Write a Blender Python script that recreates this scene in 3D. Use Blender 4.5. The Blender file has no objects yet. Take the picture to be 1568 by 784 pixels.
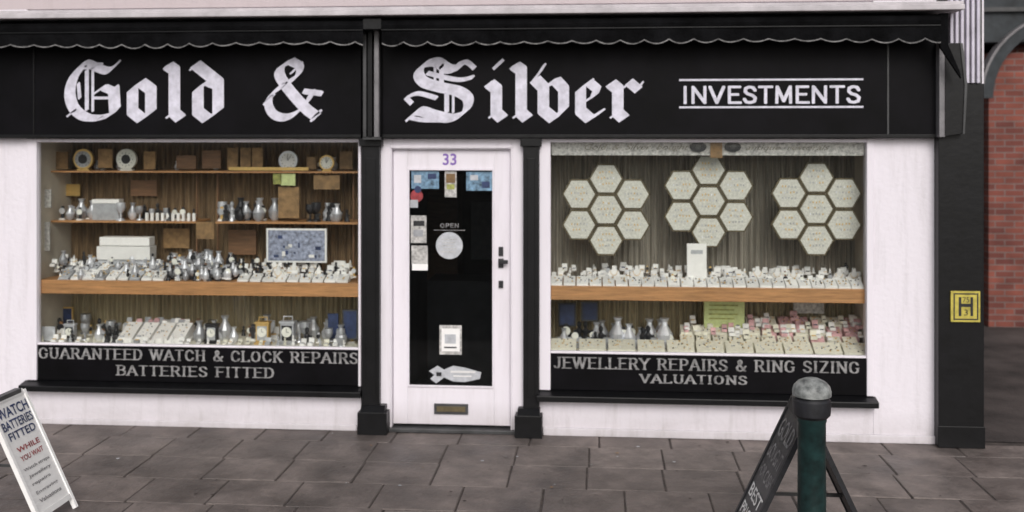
import bpy, bmesh, math, random
from mathutils import Vector, geometry
random.seed(7)
R=random.uniform
scene=bpy.context.scene
# ------------------------------------------------------------------ camera survey
F=1600.0; TH=math.radians(4.6); H=2.27; D=8.0
def U(px,py,Y=0.0):
    a=(px-784)/F; b=(212-py)/F
    dx=-math.sin(TH)+a*math.cos(TH); dy=math.cos(TH)+a*math.sin(TH)
    t=(Y+D)/dy
    return dx*t, H+b*t
def X(px,Y=0.0): return U(px,212,Y)[0]
def Zp(px,py,Y=0.0): return U(px,py,Y)[1]
def rect(a,b,c,d,Y=0.0):
    m=(a+c)/2
    return X(a,Y),X(c,Y),Zp(m,d,Y),Zp(m,b,Y)   # x0,x1,z0,z1

# ------------------------------------------------------------------ materials
def nodes(name):
    m=bpy.data.materials.new(name); m.use_nodes=True
    nt=m.node_tree; b=nt.nodes['Principled BSDF']; return m,nt,b
def mat(name,col,rough=.6,var=.12,scale=6,metal=0,bump=0,bscale=40,spec=.5,stretch=None,island=0,col2=None,stain=0):
    m,nt,b=nodes(name); L=nt.links
    b.inputs['Roughness'].default_value=rough; b.inputs['Metallic'].default_value=metal
    b.inputs['Specular IOR Level'].default_value=spec
    tc=nt.nodes.new('ShaderNodeTexCoord'); mp=nt.nodes.new('ShaderNodeMapping')
    L.new(tc.outputs['Object'],mp.inputs[0])
    if stretch: mp.inputs['Scale'].default_value=stretch
    n=nt.nodes.new('ShaderNodeTexNoise'); n.inputs['Scale'].default_value=scale; n.inputs['Detail'].default_value=6
    n.inputs['Roughness'].default_value=.65
    L.new(mp.outputs[0],n.inputs['Vector'])
    cr=nt.nodes.new('ShaderNodeValToRGB')
    c2=col2 or [c*(1-var*2) for c in col]
    cr.color_ramp.elements[0].position=.3; cr.color_ramp.elements[1].position=.7
    cr.color_ramp.elements[0].color=(*c2,1)
    cr.color_ramp.elements[1].color=(*[min(1,c*(1+var*.6)) for c in col],1)
    L.new(n.outputs['Fac'],cr.inputs[0])
    out=cr.outputs[0]
    if island:
        g=nt.nodes.new('ShaderNodeNewGeometry'); mr=nt.nodes.new('ShaderNodeMapRange')
        mr.inputs['To Min'].default_value=1-island; mr.inputs['To Max'].default_value=1+island*.6
        L.new(g.outputs['Random Per Island'],mr.inputs['Value'])
        vm=nt.nodes.new('ShaderNodeVectorMath'); vm.operation='SCALE'
        L.new(out,vm.inputs[0]); L.new(mr.outputs[0],vm.inputs['Scale']); out=vm.outputs[0]
    if stain:
        n4=nt.nodes.new('ShaderNodeTexNoise'); n4.inputs['Scale'].default_value=.9; n4.inputs['Detail'].default_value=10; n4.inputs['Roughness'].default_value=.72
        L.new(tc.outputs['Object'],n4.inputs['Vector'])
        m4=nt.nodes.new('ShaderNodeMapRange'); m4.inputs['From Min'].default_value=.38; m4.inputs['From Max'].default_value=.6
        m4.inputs['To Min'].default_value=1-stain; m4.inputs['To Max'].default_value=1.1; L.new(n4.outputs['Fac'],m4.inputs['Value'])
        v4=nt.nodes.new('ShaderNodeVectorMath'); v4.operation='SCALE'; L.new(out,v4.inputs[0]); L.new(m4.outputs[0],v4.inputs['Scale']); out=v4.outputs[0]
        m6=nt.nodes.new('ShaderNodeMapRange'); m6.inputs['From Min'].default_value=.38; m6.inputs['From Max'].default_value=.6
        m6.inputs['To Min'].default_value=.42; m6.inputs['To Max'].default_value=.85; L.new(n4.outputs['Fac'],m6.inputs['Value']); L.new(m6.outputs[0],b.inputs['Roughness'])
        vo=nt.nodes.new('ShaderNodeTexVoronoi'); vo.inputs['Scale'].default_value=5; L.new(tc.outputs['Object'],vo.inputs['Vector'])
        m5=nt.nodes.new('ShaderNodeMapRange'); m5.inputs['From Min'].default_value=.05; m5.inputs['From Max'].default_value=.1; m5.inputs['To Min'].default_value=.72; m5.inputs['To Max'].default_value=1
        L.new(vo.outputs['Distance'],m5.inputs['Value'])
        v5=nt.nodes.new('ShaderNodeVectorMath'); v5.operation='SCALE'; L.new(out,v5.inputs[0]); L.new(m5.outputs[0],v5.inputs['Scale']); out=v5.outputs[0]
    L.new(out,b.inputs['Base Color'])
    if bump:
        n2=nt.nodes.new('ShaderNodeTexNoise'); n2.inputs['Scale'].default_value=bscale; n2.inputs['Detail'].default_value=8
        L.new(tc.outputs['Object'],n2.inputs['Vector'])
        bp=nt.nodes.new('ShaderNodeBump'); bp.inputs['Strength'].default_value=bump; bp.inputs['Distance'].default_value=.01
        L.new(n2.outputs['Fac'],bp.inputs['Height']); L.new(bp.outputs[0],b.inputs['Normal'])
    return m
def wall_mat(name,col,dirtcol,streak=.3,bump=.4):
    m,nt,b=nodes(name); L=nt.links
    b.inputs['Roughness'].default_value=.75
    tc=nt.nodes.new('ShaderNodeTexCoord'); sp=nt.nodes.new('ShaderNodeSeparateXYZ'); L.new(tc.outputs['Object'],sp.inputs[0])
    n=nt.nodes.new('ShaderNodeTexNoise'); n.inputs['Scale'].default_value=3; n.inputs['Detail'].default_value=9; n.inputs['Roughness'].default_value=.7
    L.new(tc.outputs['Object'],n.inputs['Vector'])
    mr=nt.nodes.new('ShaderNodeMapRange'); mr.inputs['From Min'].default_value=0; mr.inputs['From Max'].default_value=.24
    mr.inputs['To Min'].default_value=.9; mr.inputs['To Max'].default_value=0
    L.new(sp.outputs['Z'],mr.inputs['Value'])
    ad=nt.nodes.new('ShaderNodeMath'); ad.operation='MULTIPLY'; L.new(mr.outputs[0],ad.inputs[0]); L.new(n.outputs['Fac'],ad.inputs[1])
    mp=nt.nodes.new('ShaderNodeMapping'); mp.inputs['Scale'].default_value=(7,7,.8); L.new(tc.outputs['Object'],mp.inputs[0])
    ns=nt.nodes.new('ShaderNodeTexNoise'); ns.inputs['Scale'].default_value=1.6; ns.inputs['Detail'].default_value=8; ns.inputs['Roughness'].default_value=.7; L.new(mp.outputs[0],ns.inputs['Vector'])
    n3=nt.nodes.new('ShaderNodeMapRange'); n3.inputs['From Min'].default_value=.5; n3.inputs['From Max'].default_value=.8; n3.inputs['To Max'].default_value=streak
    L.new(ns.outputs['Fac'],n3.inputs['Value'])
    a2=nt.nodes.new('ShaderNodeMath'); a2.operation='ADD'; a2.use_clamp=True; L.new(ad.outputs[0],a2.inputs[0]); L.new(n3.outputs[0],a2.inputs[1])
    mx=nt.nodes.new('ShaderNodeMixRGB'); mx.inputs[1].default_value=(*col,1); mx.inputs[2].default_value=(*dirtcol,1)
    L.new(a2.outputs[0],mx.inputs[0]); L.new(mx.outputs[0],b.inputs['Base Color'])
    n2=nt.nodes.new('ShaderNodeTexNoise'); n2.inputs['Scale'].default_value=25; n2.inputs['Detail'].default_value=8
    L.new(tc.outputs['Object'],n2.inputs['Vector'])
    bp=nt.nodes.new('ShaderNodeBump'); bp.inputs['Strength'].default_value=bump; bp.inputs['Distance'].default_value=.012
    L.new(n2.outputs['Fac'],bp.inputs['Height']); L.new(bp.outputs[0],b.inputs['Normal'])
    return m
def glass_mat(name,tint,ior=1.35):
    m,nt,b=nodes(name); L=nt.links; nt.nodes.remove(b)
    o=nt.nodes['Material Output']; t=nt.nodes.new('ShaderNodeBsdfTransparent'); t.inputs[0].default_value=(*tint,1)
    g=nt.nodes.new('ShaderNodeBsdfGlossy'); g.inputs['Roughness'].default_value=.03
    fr=nt.nodes.new('ShaderNodeFresnel'); fr.inputs['IOR'].default_value=ior
    mx=nt.nodes.new('ShaderNodeMixShader'); L.new(fr.outputs[0],mx.inputs[0]); L.new(t.outputs[0],mx.inputs[1]); L.new(g.outputs[0],mx.inputs[2])
    L.new(mx.outputs[0],o.inputs[0]); return m
def brick_mat(name,c1,c2,mort):
    m,nt,b=nodes(name); L=nt.links; b.inputs['Roughness'].default_value=.85
    tc=nt.nodes.new('ShaderNodeTexCoord'); sp=nt.nodes.new('ShaderNodeSeparateXYZ'); L.new(tc.outputs['Object'],sp.inputs[0])
    ad=nt.nodes.new('ShaderNodeMath'); ad.operation='ADD'; L.new(sp.outputs['X'],ad.inputs[0]); L.new(sp.outputs['Y'],ad.inputs[1])
    cb=nt.nodes.new('ShaderNodeCombineXYZ'); L.new(ad.outputs[0],cb.inputs['X']); L.new(sp.outputs['Z'],cb.inputs['Y'])
    br=nt.nodes.new('ShaderNodeTexBrick'); br.inputs['Scale'].default_value=1; br.inputs['Brick Width'].default_value=.225; br.inputs['Row Height'].default_value=.075
    br.inputs['Mortar Size'].default_value=.007; br.inputs['Color1'].default_value=(*c1,1); br.inputs['Color2'].default_value=(*c2,1); br.inputs['Mortar'].default_value=(*mort,1)
    L.new(cb.outputs[0],br.inputs['Vector'])
    n=nt.nodes.new('ShaderNodeTexNoise'); n.inputs['Scale'].default_value=4; n.inputs['Detail'].default_value=8; L.new(tc.outputs['Object'],n.inputs['Vector'])
    mr=nt.nodes.new('ShaderNodeMapRange'); mr.inputs['To Min'].default_value=.4; mr.inputs['To Max'].default_value=1.6; L.new(n.outputs['Fac'],mr.inputs['Value'])
    vm=nt.nodes.new('ShaderNodeVectorMath'); vm.operation='SCALE'; L.new(br.outputs['Color'],vm.inputs[0]); L.new(mr.outputs[0],vm.inputs['Scale'])
    L.new(vm.outputs[0],b.inputs['Base Color'])
    bp=nt.nodes.new('ShaderNodeBump'); bp.inputs['Strength'].default_value=.6; bp.inputs['Distance'].default_value=-.01
    L.new(br.outputs['Fac'],bp.inputs['Height']); L.new(bp.outputs[0],b.inputs['Normal'])
    return m

M={}
M['wall']=wall_mat('white_masonry_paint',(.82,.775,.83),(.33,.30,.28))
M['upper']=wall_mat('upper_render',(.52,.45,.46),(.3,.25,.24))
M['white']=wall_mat('white_gloss_paint',(.82,.775,.83),(.40,.36,.35),.28,.12)
M['black']=mat('black_gloss_paint',(.005,.005,.006),.4,.3,8,bump=.15,bscale=20,spec=.3)
M['fascia']=mat('black_fascia_paint',(.0035,.003,.0045),.55,.4,3,bump=.06,bscale=10,spec=.12)
M['letter']=mat('white_sign_paint',(.74,.72,.82),.5,.16,14)
M['text']=mat('faded_white_lettering',(.36,.35,.35),.6,.4,22,spec=.2)
M['faint']=mat('faded_gold_lettering',(.34,.31,.26),.6,.4,22,spec=.2)
M['awn']=mat('black_awning_canvas',(.007,.007,.008),.9,.4,5,bump=.4,bscale=60,spec=.08)
M['trim']=mat('grey_awning_piping',(.26,.25,.25),.8,.45,20)
M['grey']=mat('grey_metal',(.22,.21,.22),.5,.2,8)
M['dgrey']=mat('dark_grey_metal',(.06,.06,.062),.45,.25,8)
M['ledge']=mat('pale_lead_ledge',(.60,.56,.58),.7,.15,5)
M['flute']=mat('fluted_pale_paint',(.66,.62,.72),.6,.1,8)
M['glass']=glass_mat('window_glass',(.97,.98,.97),1.33)
M['dglass']=glass_mat('door_glass',(.62,.64,.65))
M['wood']=mat('varnished_pine',(.54,.27,.11),.45,.22,5,stretch=(1,8,14))
M['woodd']=mat('dark_wood',(.24,.12,.055),.5,.25,6,stretch=(1,6,10))
M['curt']=mat('grey_pleated_curtain',(.44,.405,.345),.9,.34,9,stretch=(9,9,.25))
M['curtb']=mat('beige_pleated_curtain',(.50,.42,.27),.9,.34,9,stretch=(9,9,.25))
M['brownb']=mat('brown_back_cloth',(.27,.18,.10),.9,.38,7,stretch=(5,5,.5))
M['cream']=mat('cream_velvet',(.82,.79,.67),.9,.08,40,island=.16)
M['creamh']=mat('cream_hexagon_pad',(.72,.71,.65),.9,.16,60)
M['gold']=mat('brass_gold',(.75,.50,.18),.35,.1,20,metal=.5)
M['dgold']=mat('antique_brass_rim',(.13,.10,.05),.5,.2,20)
M['silver']=mat('polished_silver',(.74,.75,.80),.3,.1,20,metal=.45,island=.45)
M['wbox']=mat('white_card',(.90,.885,.87),.6,.04,20,island=.16)
M['grbox']=mat('grey_card',(.50,.51,.54),.6,.15,20,island=.3)
M['dark']=mat('dark_leather',(.02,.02,.024),.5,.3,20)
M['navy']=mat('navy_card',(.03,.05,.14),.5,.3,20)
M['blue']=mat('pale_blue_print',(.22,.38,.54),.5,.45,25)
M['photo']=mat('blue_grey_picture',(.38,.42,.56),.5,.4,35)
M['red']=mat('red_print',(.40,.05,.06),.5,.3,25)
M['pink']=mat('pink_velvet',(.80,.48,.50),.8,.2,30,island=.2)
M['green']=mat('lime_card',(.62,.70,.32),.6,.12,30)
M['olive']=mat('olive_card',(.42,.44,.12),.6,.3,30)
M['yellow']=mat('hydrant_yellow',(.60,.50,.09),.45,.2,20)
M['purple']=mat('purple_vinyl',(.25,.14,.48),.5,.1,20)
M['plaque']=mat('brown_plaque',(.34,.20,.085),.6,.25,20,island=.4)
M['bgreen']=mat('dark_green_iron',(.010,.034,.033),.42,.4,12,bump=.25,bscale=30)
M['bcap']=mat('mottled_iron_cap',(.34,.35,.34),.45,.45,14,col2=(.03,.035,.035))  # mottled pale grey and near-black, lighter than the post
M['inter']=mat('dark_shop_interior',(.05,.05,.047),.9,.3,3)
M['ceil']=mat('display_lining',(.66,.60,.50),.9,.08,5)
M['clockface']=mat('clock_enamel',(.86,.85,.78),.4,.05,30)
M['slab']=mat('paving_slab',(.232,.192,.176),.75,.28,2.6,bump=1.0,bscale=22,island=.18,stain=.48)
M['grout']=mat('dark_joint',(.075,.060,.054),.95,.3,9)
M['asph']=mat('asphalt',(.055,.050,.048),.9,.25,3,bump=.6,bscale=80)
M['lane']=mat('lane_asphalt',(.080,.066,.062),.85,.4,1.5,bump=.8,bscale=40)
M['kerb']=mat('kerb_stone',(.24,.23,.22),.8,.2,6,bump=.4)
M['brick']=brick_mat('red_brick',(.24,.070,.048),(.13,.038,.030),(.17,.13,.12))
M['slate']=mat('dark_slate',(.035,.042,.048),.7,.3,6)
M['leaf']=mat('printed_poster',(.62,.60,.58),.6,.34,45)

# ------------------------------------------------------------------ mesh builder
class MB:
    def __init__(s): s.v=[];s.f=[];s.mi=[];s.m=[]
    def k(s,n):
        if n not in s.m: s.m.append(n)
        return s.m.index(n)
    def poly(s,pts,m):
        b=len(s.v); s.v+=[tuple(p) for p in pts]; s.f.append(tuple(range(b,b+len(pts)))); s.mi.append(s.k(m))
    def mesh(s,vs,fs,m):
        b=len(s.v); s.v+=[tuple(p) for p in vs]; q=s.k(m)
        for f in fs: s.f.append(tuple(b+i for i in f)); s.mi.append(q)
    def box(s,x0,x1,y0,y1,z0,z1,m):
        vs=[(x0,y0,z0),(x1,y0,z0),(x1,y1,z0),(x0,y1,z0),(x0,y0,z1),(x1,y0,z1),(x1,y1,z1),(x0,y1,z1)]
        s.mesh(vs,[(0,3,2,1),(4,5,6,7),(0,1,5,4),(1,2,6,5),(2,3,7,6),(3,0,4,7)],m)
    def rbox(s,cx,cy,z,w,d,h,a,m,tilt=0):
        vs=[]
        for (zz) in (0,h):
            for (x,y) in ((-w/2,-d/2),(w/2,-d/2),(w/2,d/2),(-w/2,d/2)):
                y2=y*math.cos(tilt)+zz*math.sin(tilt); z2=zz*math.cos(tilt)+ (y+d/2)*math.sin(tilt)*(1 if tilt else 0)
                vs.append((cx+x*math.cos(a)-y2*math.sin(a),cy+x*math.sin(a)+y2*math.cos(a),z+z2))
        s.mesh(vs,[(0,3,2,1),(4,5,6,7),(0,1,5,4),(1,2,6,5),(2,3,7,6),(3,0,4,7)],m)
    def prism(s,pts,y0,y1,m,side=None):
        n=len(pts); vs=[(x,y0,z) for x,z in pts]+[(x,y1,z) for x,z in pts]
        s.mesh(vs,[tuple(range(n)),tuple(range(2*n-1,n-1,-1))],m)
        s.mesh(vs,[(i,(i+1)%n,n+(i+1)%n,n+i) for i in range(n)],side or m)
    def xprism(s,pts,x0,x1,m):
        n=len(pts); vs=[(x0,y,z) for y,z in pts]+[(x1,y,z) for y,z in pts]
        s.mesh(vs,[tuple(range(n)),tuple(range(2*n-1,n-1,-1))]+[(i,(i+1)%n,n+(i+1)%n,n+i) for i in range(n)],m)
    def lathe(s,cx,cy,z,prof,n,m):
        vs=[];fs=[]
        for r,h in prof:
            for i in range(n):
                a=2*math.pi*i/n; vs.append((cx+r*math.cos(a),cy+r*math.sin(a),z+h))
        for j in range(len(prof)-1):
            for i in range(n):
                fs.append((j*n+i,j*n+(i+1)%n,(j+1)*n+(i+1)%n,(j+1)*n+i))
        fs.append(tuple(range(n-1,-1,-1))); fs.append(tuple((len(prof)-1)*n+i for i in range(n)))
        s.mesh(vs,fs,m)
    def disc(s,cx,cz,r,y0,y1,m,n=24,side=None):
        s.prism([(cx+r*math.cos(2*math.pi*i/n),cz+r*math.sin(2*math.pi*i/n)) for i in range(n)],y0,y1,m,side)
    def obj(s,name,parent=None,bevel=0,smooth=False,recalc=True):
        me=bpy.data.meshes.new(name); me.from_pydata(s.v,[],s.f)
        for n in s.m: me.materials.append(M[n])
        for p,i in zip(me.polygons,s.mi): p.material_index=i
        if recalc:
            bm=bmesh.new(); bm.from_mesh(me); bmesh.ops.recalc_face_normals(bm,faces=bm.faces); bm.to_mesh(me); bm.free()
        if smooth:
            for p in me.polygons: p.use_smooth=True
        o=bpy.data.objects.new(name,me); scene.collection.objects.link(o)
        if smooth:
            md=o.modifiers.new('es','EDGE_SPLIT'); md.split_angle=math.radians(35)
        if bevel:
            md=o.modifiers.new('bev','BEVEL'); md.width=bevel; md.segments=2; md.limit_method='ANGLE'
        if parent: o.parent=parent
        return o
def empty(name):
    e=bpy.data.objects.new(name,None); scene.collection.objects.link(e); e.empty_display_size=.2; return e

def hull(ps):
    ps=sorted(set(ps))
    def half(q):
        h=[]
        for p in q:
            while len(h)>1 and (h[-1][0]-h[-2][0])*(p[1]-h[-2][1])-(h[-1][1]-h[-2][1])*(p[0]-h[-2][0])<=0: h.pop()
            h.append(p)
        return h
    a=half(ps); c=half(ps[::-1]); return a[:-1]+c[:-1]
GL={
'A':(1.05,[[(.08,0),(.52,1),(.97,0)],[(.25,.33),(.8,.33)]],[(.08,0),(.97,0)]),
'B':(.98,[[(.2,0),(.2,1),(.6,1),(.8,.88),(.8,.66),(.6,.53),(.2,.53)],[(.6,.53),(.88,.4),(.88,.14),(.65,0),(.2,0)]],[(.15,0),(.15,1)]),
'C':(1.0,[[(.88,.72),(.72,.95),(.48,1),(.22,.86),(.12,.5),(.22,.14),(.48,0),(.74,.05),(.9,.25)]],[]),
'D':(1.05,[[(.2,0),(.2,1),(.55,1),(.82,.85),(.92,.5),(.82,.15),(.55,0),(.2,0)]],[(.15,0),(.15,1)]),
'E':(.95,[[(.2,0),(.2,1)],[(.2,1),(.84,1)],[(.2,.52),(.72,.52)],[(.2,0),(.88,0)]],[(.15,0),(.15,1)]),
'F':(.9,[[(.2,0),(.2,1)],[(.2,1),(.84,1)],[(.2,.5),(.72,.5)]],[(.2,0),(.15,1)]),
'G':(1.05,[[(.88,.74),(.72,.95),(.48,1),(.22,.86),(.12,.5),(.22,.14),(.48,0),(.74,.04),(.88,.15),(.88,.42)]],[(.85,.44)]),
'H':(1.1,[[(.2,0),(.2,1)],[(.9,0),(.9,1)],[(.2,.52),(.9,.52)]],[(.2,0),(.2,1),(.9,0),(.9,1)]),
'I':(.5,[[(.25,0),(.25,1)]],[(.25,0),(.25,1)]),
'J':(.75,[[(.55,1),(.55,.2),(.4,0),(.2,.02),(.1,.18)]],[(.55,1)]),
'K':(1.05,[[(.2,0),(.2,1)],[(.85,1),(.25,.48)],[(.4,.6),(.92,0)]],[(.2,0),(.2,1),(.85,1),(.92,0)]),
'L':(.9,[[(.2,1),(.2,0),(.84,0),(.84,.14)]],[(.2,1),(.15,0)]),
'M':(1.15,[[(.15,0),(.18,1),(.58,.1),(.98,1),(1.0,0)]],[(.15,0),(1.0,0)]),
'N':(1.1,[[(.18,0),(.18,1),(.92,0),(.92,1)]],[(.18,0),(.14,1),(.92,1)]),
'O':(1.1,[[(.52,1),(.24,.87),(.12,.5),(.24,.13),(.52,0),(.82,.13),(.94,.5),(.82,.87),(.52,1)]],[]),
'P':(.95,[[(.2,0),(.2,1),(.62,1),(.84,.86),(.84,.6),(.62,.46),(.2,.46)]],[(.2,0),(.15,1)]),
'R':(1.02,[[(.2,0),(.2,1),(.62,1),(.82,.87),(.82,.64),(.62,.5),(.2,.5)],[(.55,.5),(.92,0)]],[(.2,0),(.15,1),(.93,0)]),
'S':(.9,[[(.78,.78),(.66,.96),(.42,1),(.2,.9),(.17,.7),(.32,.56),(.62,.46),(.8,.3),(.74,.08),(.48,0),(.24,.04),(.12,.22)]],[]),
'T':(.95,[[(.1,1),(.85,1)],[(.475,0),(.475,1)]],[(.475,0)]),
'U':(1.08,[[(.2,1),(.2,.25),(.35,.03),(.55,0),(.76,.03),(.9,.25),(.9,1)]],[(.2,1),(.9,1)]),
'V':(1.02,[[(.08,1),(.5,0),(.93,1)]],[(.08,1),(.93,1)]),
'W':(1.4,[[(.08,1),(.4,0),(.7,.95),(1.0,0),(1.32,1)]],[(.08,1),(.7,1),(1.32,1)]),
'Y':(1.0,[[(.08,1),(.5,.48),(.92,1)],[(.5,.48),(.5,0)]],[(.08,1),(.92,1),(.5,0)]),
'Z':(.95,[[(.12,1),(.82,1),(.12,0),(.86,0)]],[]),
'&':(1.1,[[(1.0,.45),(.75,.1),(.5,0),(.22,.05),(.14,.28),(.3,.5),(.58,.68),(.6,.88),(.45,1),(.3,.88),(.34,.66),(.95,0)]],[]),
' ':(.55,[],[])}
kk=[0]
def stroketext(mb,body,r,Y,m,nx=.009,ny=.004,serif=.2,gap=.1):
    x0,x1,z0,z1=r; tot=sum(GL[c][0]+gap for c in body)-gap; sx=(x1-x0)/tot; sz=(z1-z0)-2*ny; cx=x0
    for c in body:
        w,st,sf=GL[c]
        P=lambda p:(cx+p[0]*sx,z0+ny+p[1]*sz)
        for s_ in st:
            for p,q in zip(s_,s_[1:]):
                p=P(p);q=P(q); y=Y-.0003*(kk[0]%7); kk[0]+=1
                h=hull([(a[0]+i,a[1]+j) for a in (p,q) for i,j in ((-nx,-ny*.6),(-nx*.6,-ny),(nx*.6,-ny),(nx,-ny*.6),(nx,ny*.6),(nx*.6,ny),(-nx*.6,ny),(-nx,ny*.6))])
                mb.poly([(a,y,b_) for a,b_ in h],m)
        if serif:
            for s_ in sf:
                a,b_=P(s_); y=Y-.0003*(kk[0]%7)-.002; q=serif*sx
                mb.poly([(a-q,y,b_-ny),(a+q,y,b_-ny),(a+q,y,b_+ny),(a-q,y,b_+ny)],m)
        cx+=(w+gap)*sx

_tc={}
def textgeo(body,off=0.0,shear=0.0,space=1.0):
    k=(body,off,shear,space)
    if k in _tc: return _tc[k]
    c=bpy.data.curves.new('t','FONT'); c.body=body; c.offset=off; c.shear=shear; c.space_character=space; c.resolution_u=4; c.size=1
    o=bpy.data.objects.new('t',c); scene.collection.objects.link(o)
    dg=bpy.context.evaluated_depsgraph_get(); dg.update()
    me=bpy.data.meshes.new_from_object(o.evaluated_get(dg))
    vs=[(v.co.x,v.co.y) for v in me.vertices]; fs=[tuple(p.vertices) for p in me.polygons]
    bpy.data.objects.remove(o); bpy.data.curves.remove(c); bpy.data.meshes.remove(me)
    x0=min(v[0] for v in vs);x1=max(v[0] for v in vs);y0=min(v[1] for v in vs);y1=max(v[1] for v in vs)
    vs=[((a-x0)/(x1-x0),(b-y0)/(y1-y0)) for a,b in vs]
    _tc[k]=(vs,fs); return _tc[k]
def txt(mb,body,r,Y,m,off=0.0,shear=0.0,space=1.0):
    vs,fs=textgeo(body,off,shear,space); x0,x1,z0,z1=r
    mb.mesh([(x0+u*(x1-x0),Y,z0+v*(z1-z0)) for u,v in vs],fs,m)

# ------------------------------------------------------------------ key dimensions
zf=2.27
xW0,xW1=X(57),X(549)
xV0,xV1=X(843),X(1327)
SILLB,SILLT,PAN=.275,.345,.625
XC=X(1507)
XL=-9.0
# ------------------------------------------------------------------ building shell
b=MB()
a0,a1=X(42),X(553); c0,c1=X(826),X(1337)
b.box(XL,a0,0,.3,0,3.3,'wall')
b.box(a0,a1,0,.3,0,SILLB,'wall'); b.box(a0,a1,.02,.3,SILLB,SILLT,'wall')
b.box(c0,c1,0,.3,0,SILLB,'wall'); b.box(c0,c1,.02,.3,SILLB,SILLT,'wall')
b.box(c1,X(1438),0,.3,0,3.3,'wall')
b.box(a0,a1,0.02,.3,zf,3.3,'wall'); b.box(a1,c0,0.02,.3,zf,3.3,'wall'); b.box(c0,c1,.02,.3,zf,3.3,'wall')
b.box(X(1438),XC,0.0,.3,0,3.3,'wall')
b.box(c0+.03,X(1437),-.025,0,0,.06,'wall'); b.box(XL,X(547),-.02,0,0,.045,'wall')
bld=empty('jewellers_shop_building')
b.obj('ground_floor_walls',bld,bevel=.006)
b=MB()
wins=[(-7.2,-6.2),(-4.6,-3.5),(-1.6,-.5),(1.0,2.1)]
xs=[XL]+[v for w in wins for v in w]+[XC]
for i in range(0,len(xs),2): b.box(xs[i],xs[i+1],0,.3,3.3,6.6,'upper')
for w0,w1 in wins:
    b.box(w0,w1,0,.3,3.3,3.95,'upper'); b.box(w0,w1,0,.3,5.6,6.6,'upper')
    b.box(w0-.06,w1+.06,-.06,0,3.88,3.95,'ledge')
    for q in (w0,w1-.06): b.box(q,q+.06,.08,.16,3.95,5.6,'white')
    for q in (3.95,4.72,5.52): b.box(w0+.06,w1-.06,.09,.15,q,q+.07,'white')
    b.box((w0+w1)/2-.015,(w0+w1)/2+.015,.10,.14,4.02,5.52,'white')
    b.box(w0+.06,w1-.06,.17,.175,4.0,5.55,'dglass'); b.box(w0,w1,.28,.29,3.95,5.6,'inter')
b.box(XL,XC+.1,-.15,.3,6.6,6.75,'ledge')
b.box(XC-.3,XC,.3,4.2,0,6.6,'upper'); b.box(XL,XL+.3,.3,4.2,0,6.6,'upper'); b.box(XL,XC,4.2,4.5,0,6.6,'upper')
b.xprism([(-.2,6.76),(4.6,6.76),(2.2,8.6)],XL-.1,XC+.15,'slate')
b.obj('upper_storey_and_roof',bld)
b=MB(); b.box(XL,X(1452),-.36,0,3.185,3.225,'ledge'); b.box(XL,X(1452),-.33,0,3.225,3.25,'ledge')
b.obj('cornice_ledge',bld,bevel=.006)
b=MB(); 
pz=Zp(1470,128,-.1)
b.box(X(1437,-.1),X(1507,-.1),-.1,0,0,pz,'black')
b.box(X(1437,-.1)-.006,X(1507,-.1)+.006,-.108,-.1,0,.16,'black')
b.box(X(1440,-.1),X(1507,-.1),-.06,0,pz,3.3,'black')
b.obj('corner_pillar',bld,bevel=.006)
b=MB()
fx0,fx1=X(1455,-.12),X(1504,-.12)
n=6; w=(fx1-fx0)/n
for i in range(n):
    x=fx0+i*w; b.box(x,x+w*.55,-.125,-.06,pz+.002,3.3,'flute'); b.box(x+w*.55,x+w,-.10,-.06,pz+.002,3.3,'grey')
b.obj('fluted_corbel',bld,bevel=.004)
for (p0,p1,q0,q1) in ((554,581,547,592),(801,825,788,830)):
    b=MB(); x0,x1=X(p0,-.06),X(p1,-.06); m0,m1=X(q0,-.12),X(q1,-.12)
    b.box(x0,x1,-.06,.05,.2,zf-.06,'black')
    b.box(x0-.02,x1+.02,-.08,.05,zf-.06,zf,'black')
    b.box(x0+.03,x1-.03,-.066,-.06,.3,zf-.15,'black')
    b.box(m0,m1,-.12,.05,0,.17,'black'); b.xprism([(-.12,.17),(.05,.17),(.05,.215),(-.07,.215)],m0+.02,m1-.02,'black')
    b.obj('pilaster',bld,bevel=.007)
# ------------------------------------------------------------------ fascia sign
sg=empty('shop_fascia_sign')
b=MB(); YF=-.075
b.box(XL,X(553,YF),YF,.02,zf+.002,3.1,'fascia'); b.box(X(586,YF),X(1437,YF),YF,.02,zf+.002,3.1,'fascia')
b.box(X(553,YF),X(586,YF),-.03,.02,zf+.002,3.1,'fascia')
b.box(XL,X(553,YF),YF-.012,YF,zf+.004,zf+.03,'black'); b.box(X(586,YF),X(1437,YF),YF-.012,YF,zf+.004,zf+.03,'black')
b.box(X(1358,YF),X(1361,YF),YF-.008,YF,zf+.03,3.1,'dgrey'); b.box(X(51,YF),X(53,YF),YF-.008,YF,zf+.03,3.1,'black')
b.obj('fascia_board',sg,bevel=.003)
L=MB(); YL=YF-.004; cnt=[0]
def smooth(pts,n=6):
    out=[]
    P=[pts[0]]+list(pts)+[pts[-1]]
    for i in range(1,len(P)-2):
        p0,p1,p2,p3=P[i-1:i+3]
        for j in range(n):
            t=j/n
            out.append(tuple(.5*(2*p1[k]+(p2[k]-p0[k])*t+(2*p0[k]-5*p1[k]+4*p2[k]-p3[k])*t*t+(3*p1[k]-p0[k]-3*p2[k]+p3[k])*t**3) for k in (0,1)))
    out.append(pts[-1]); return out
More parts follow.
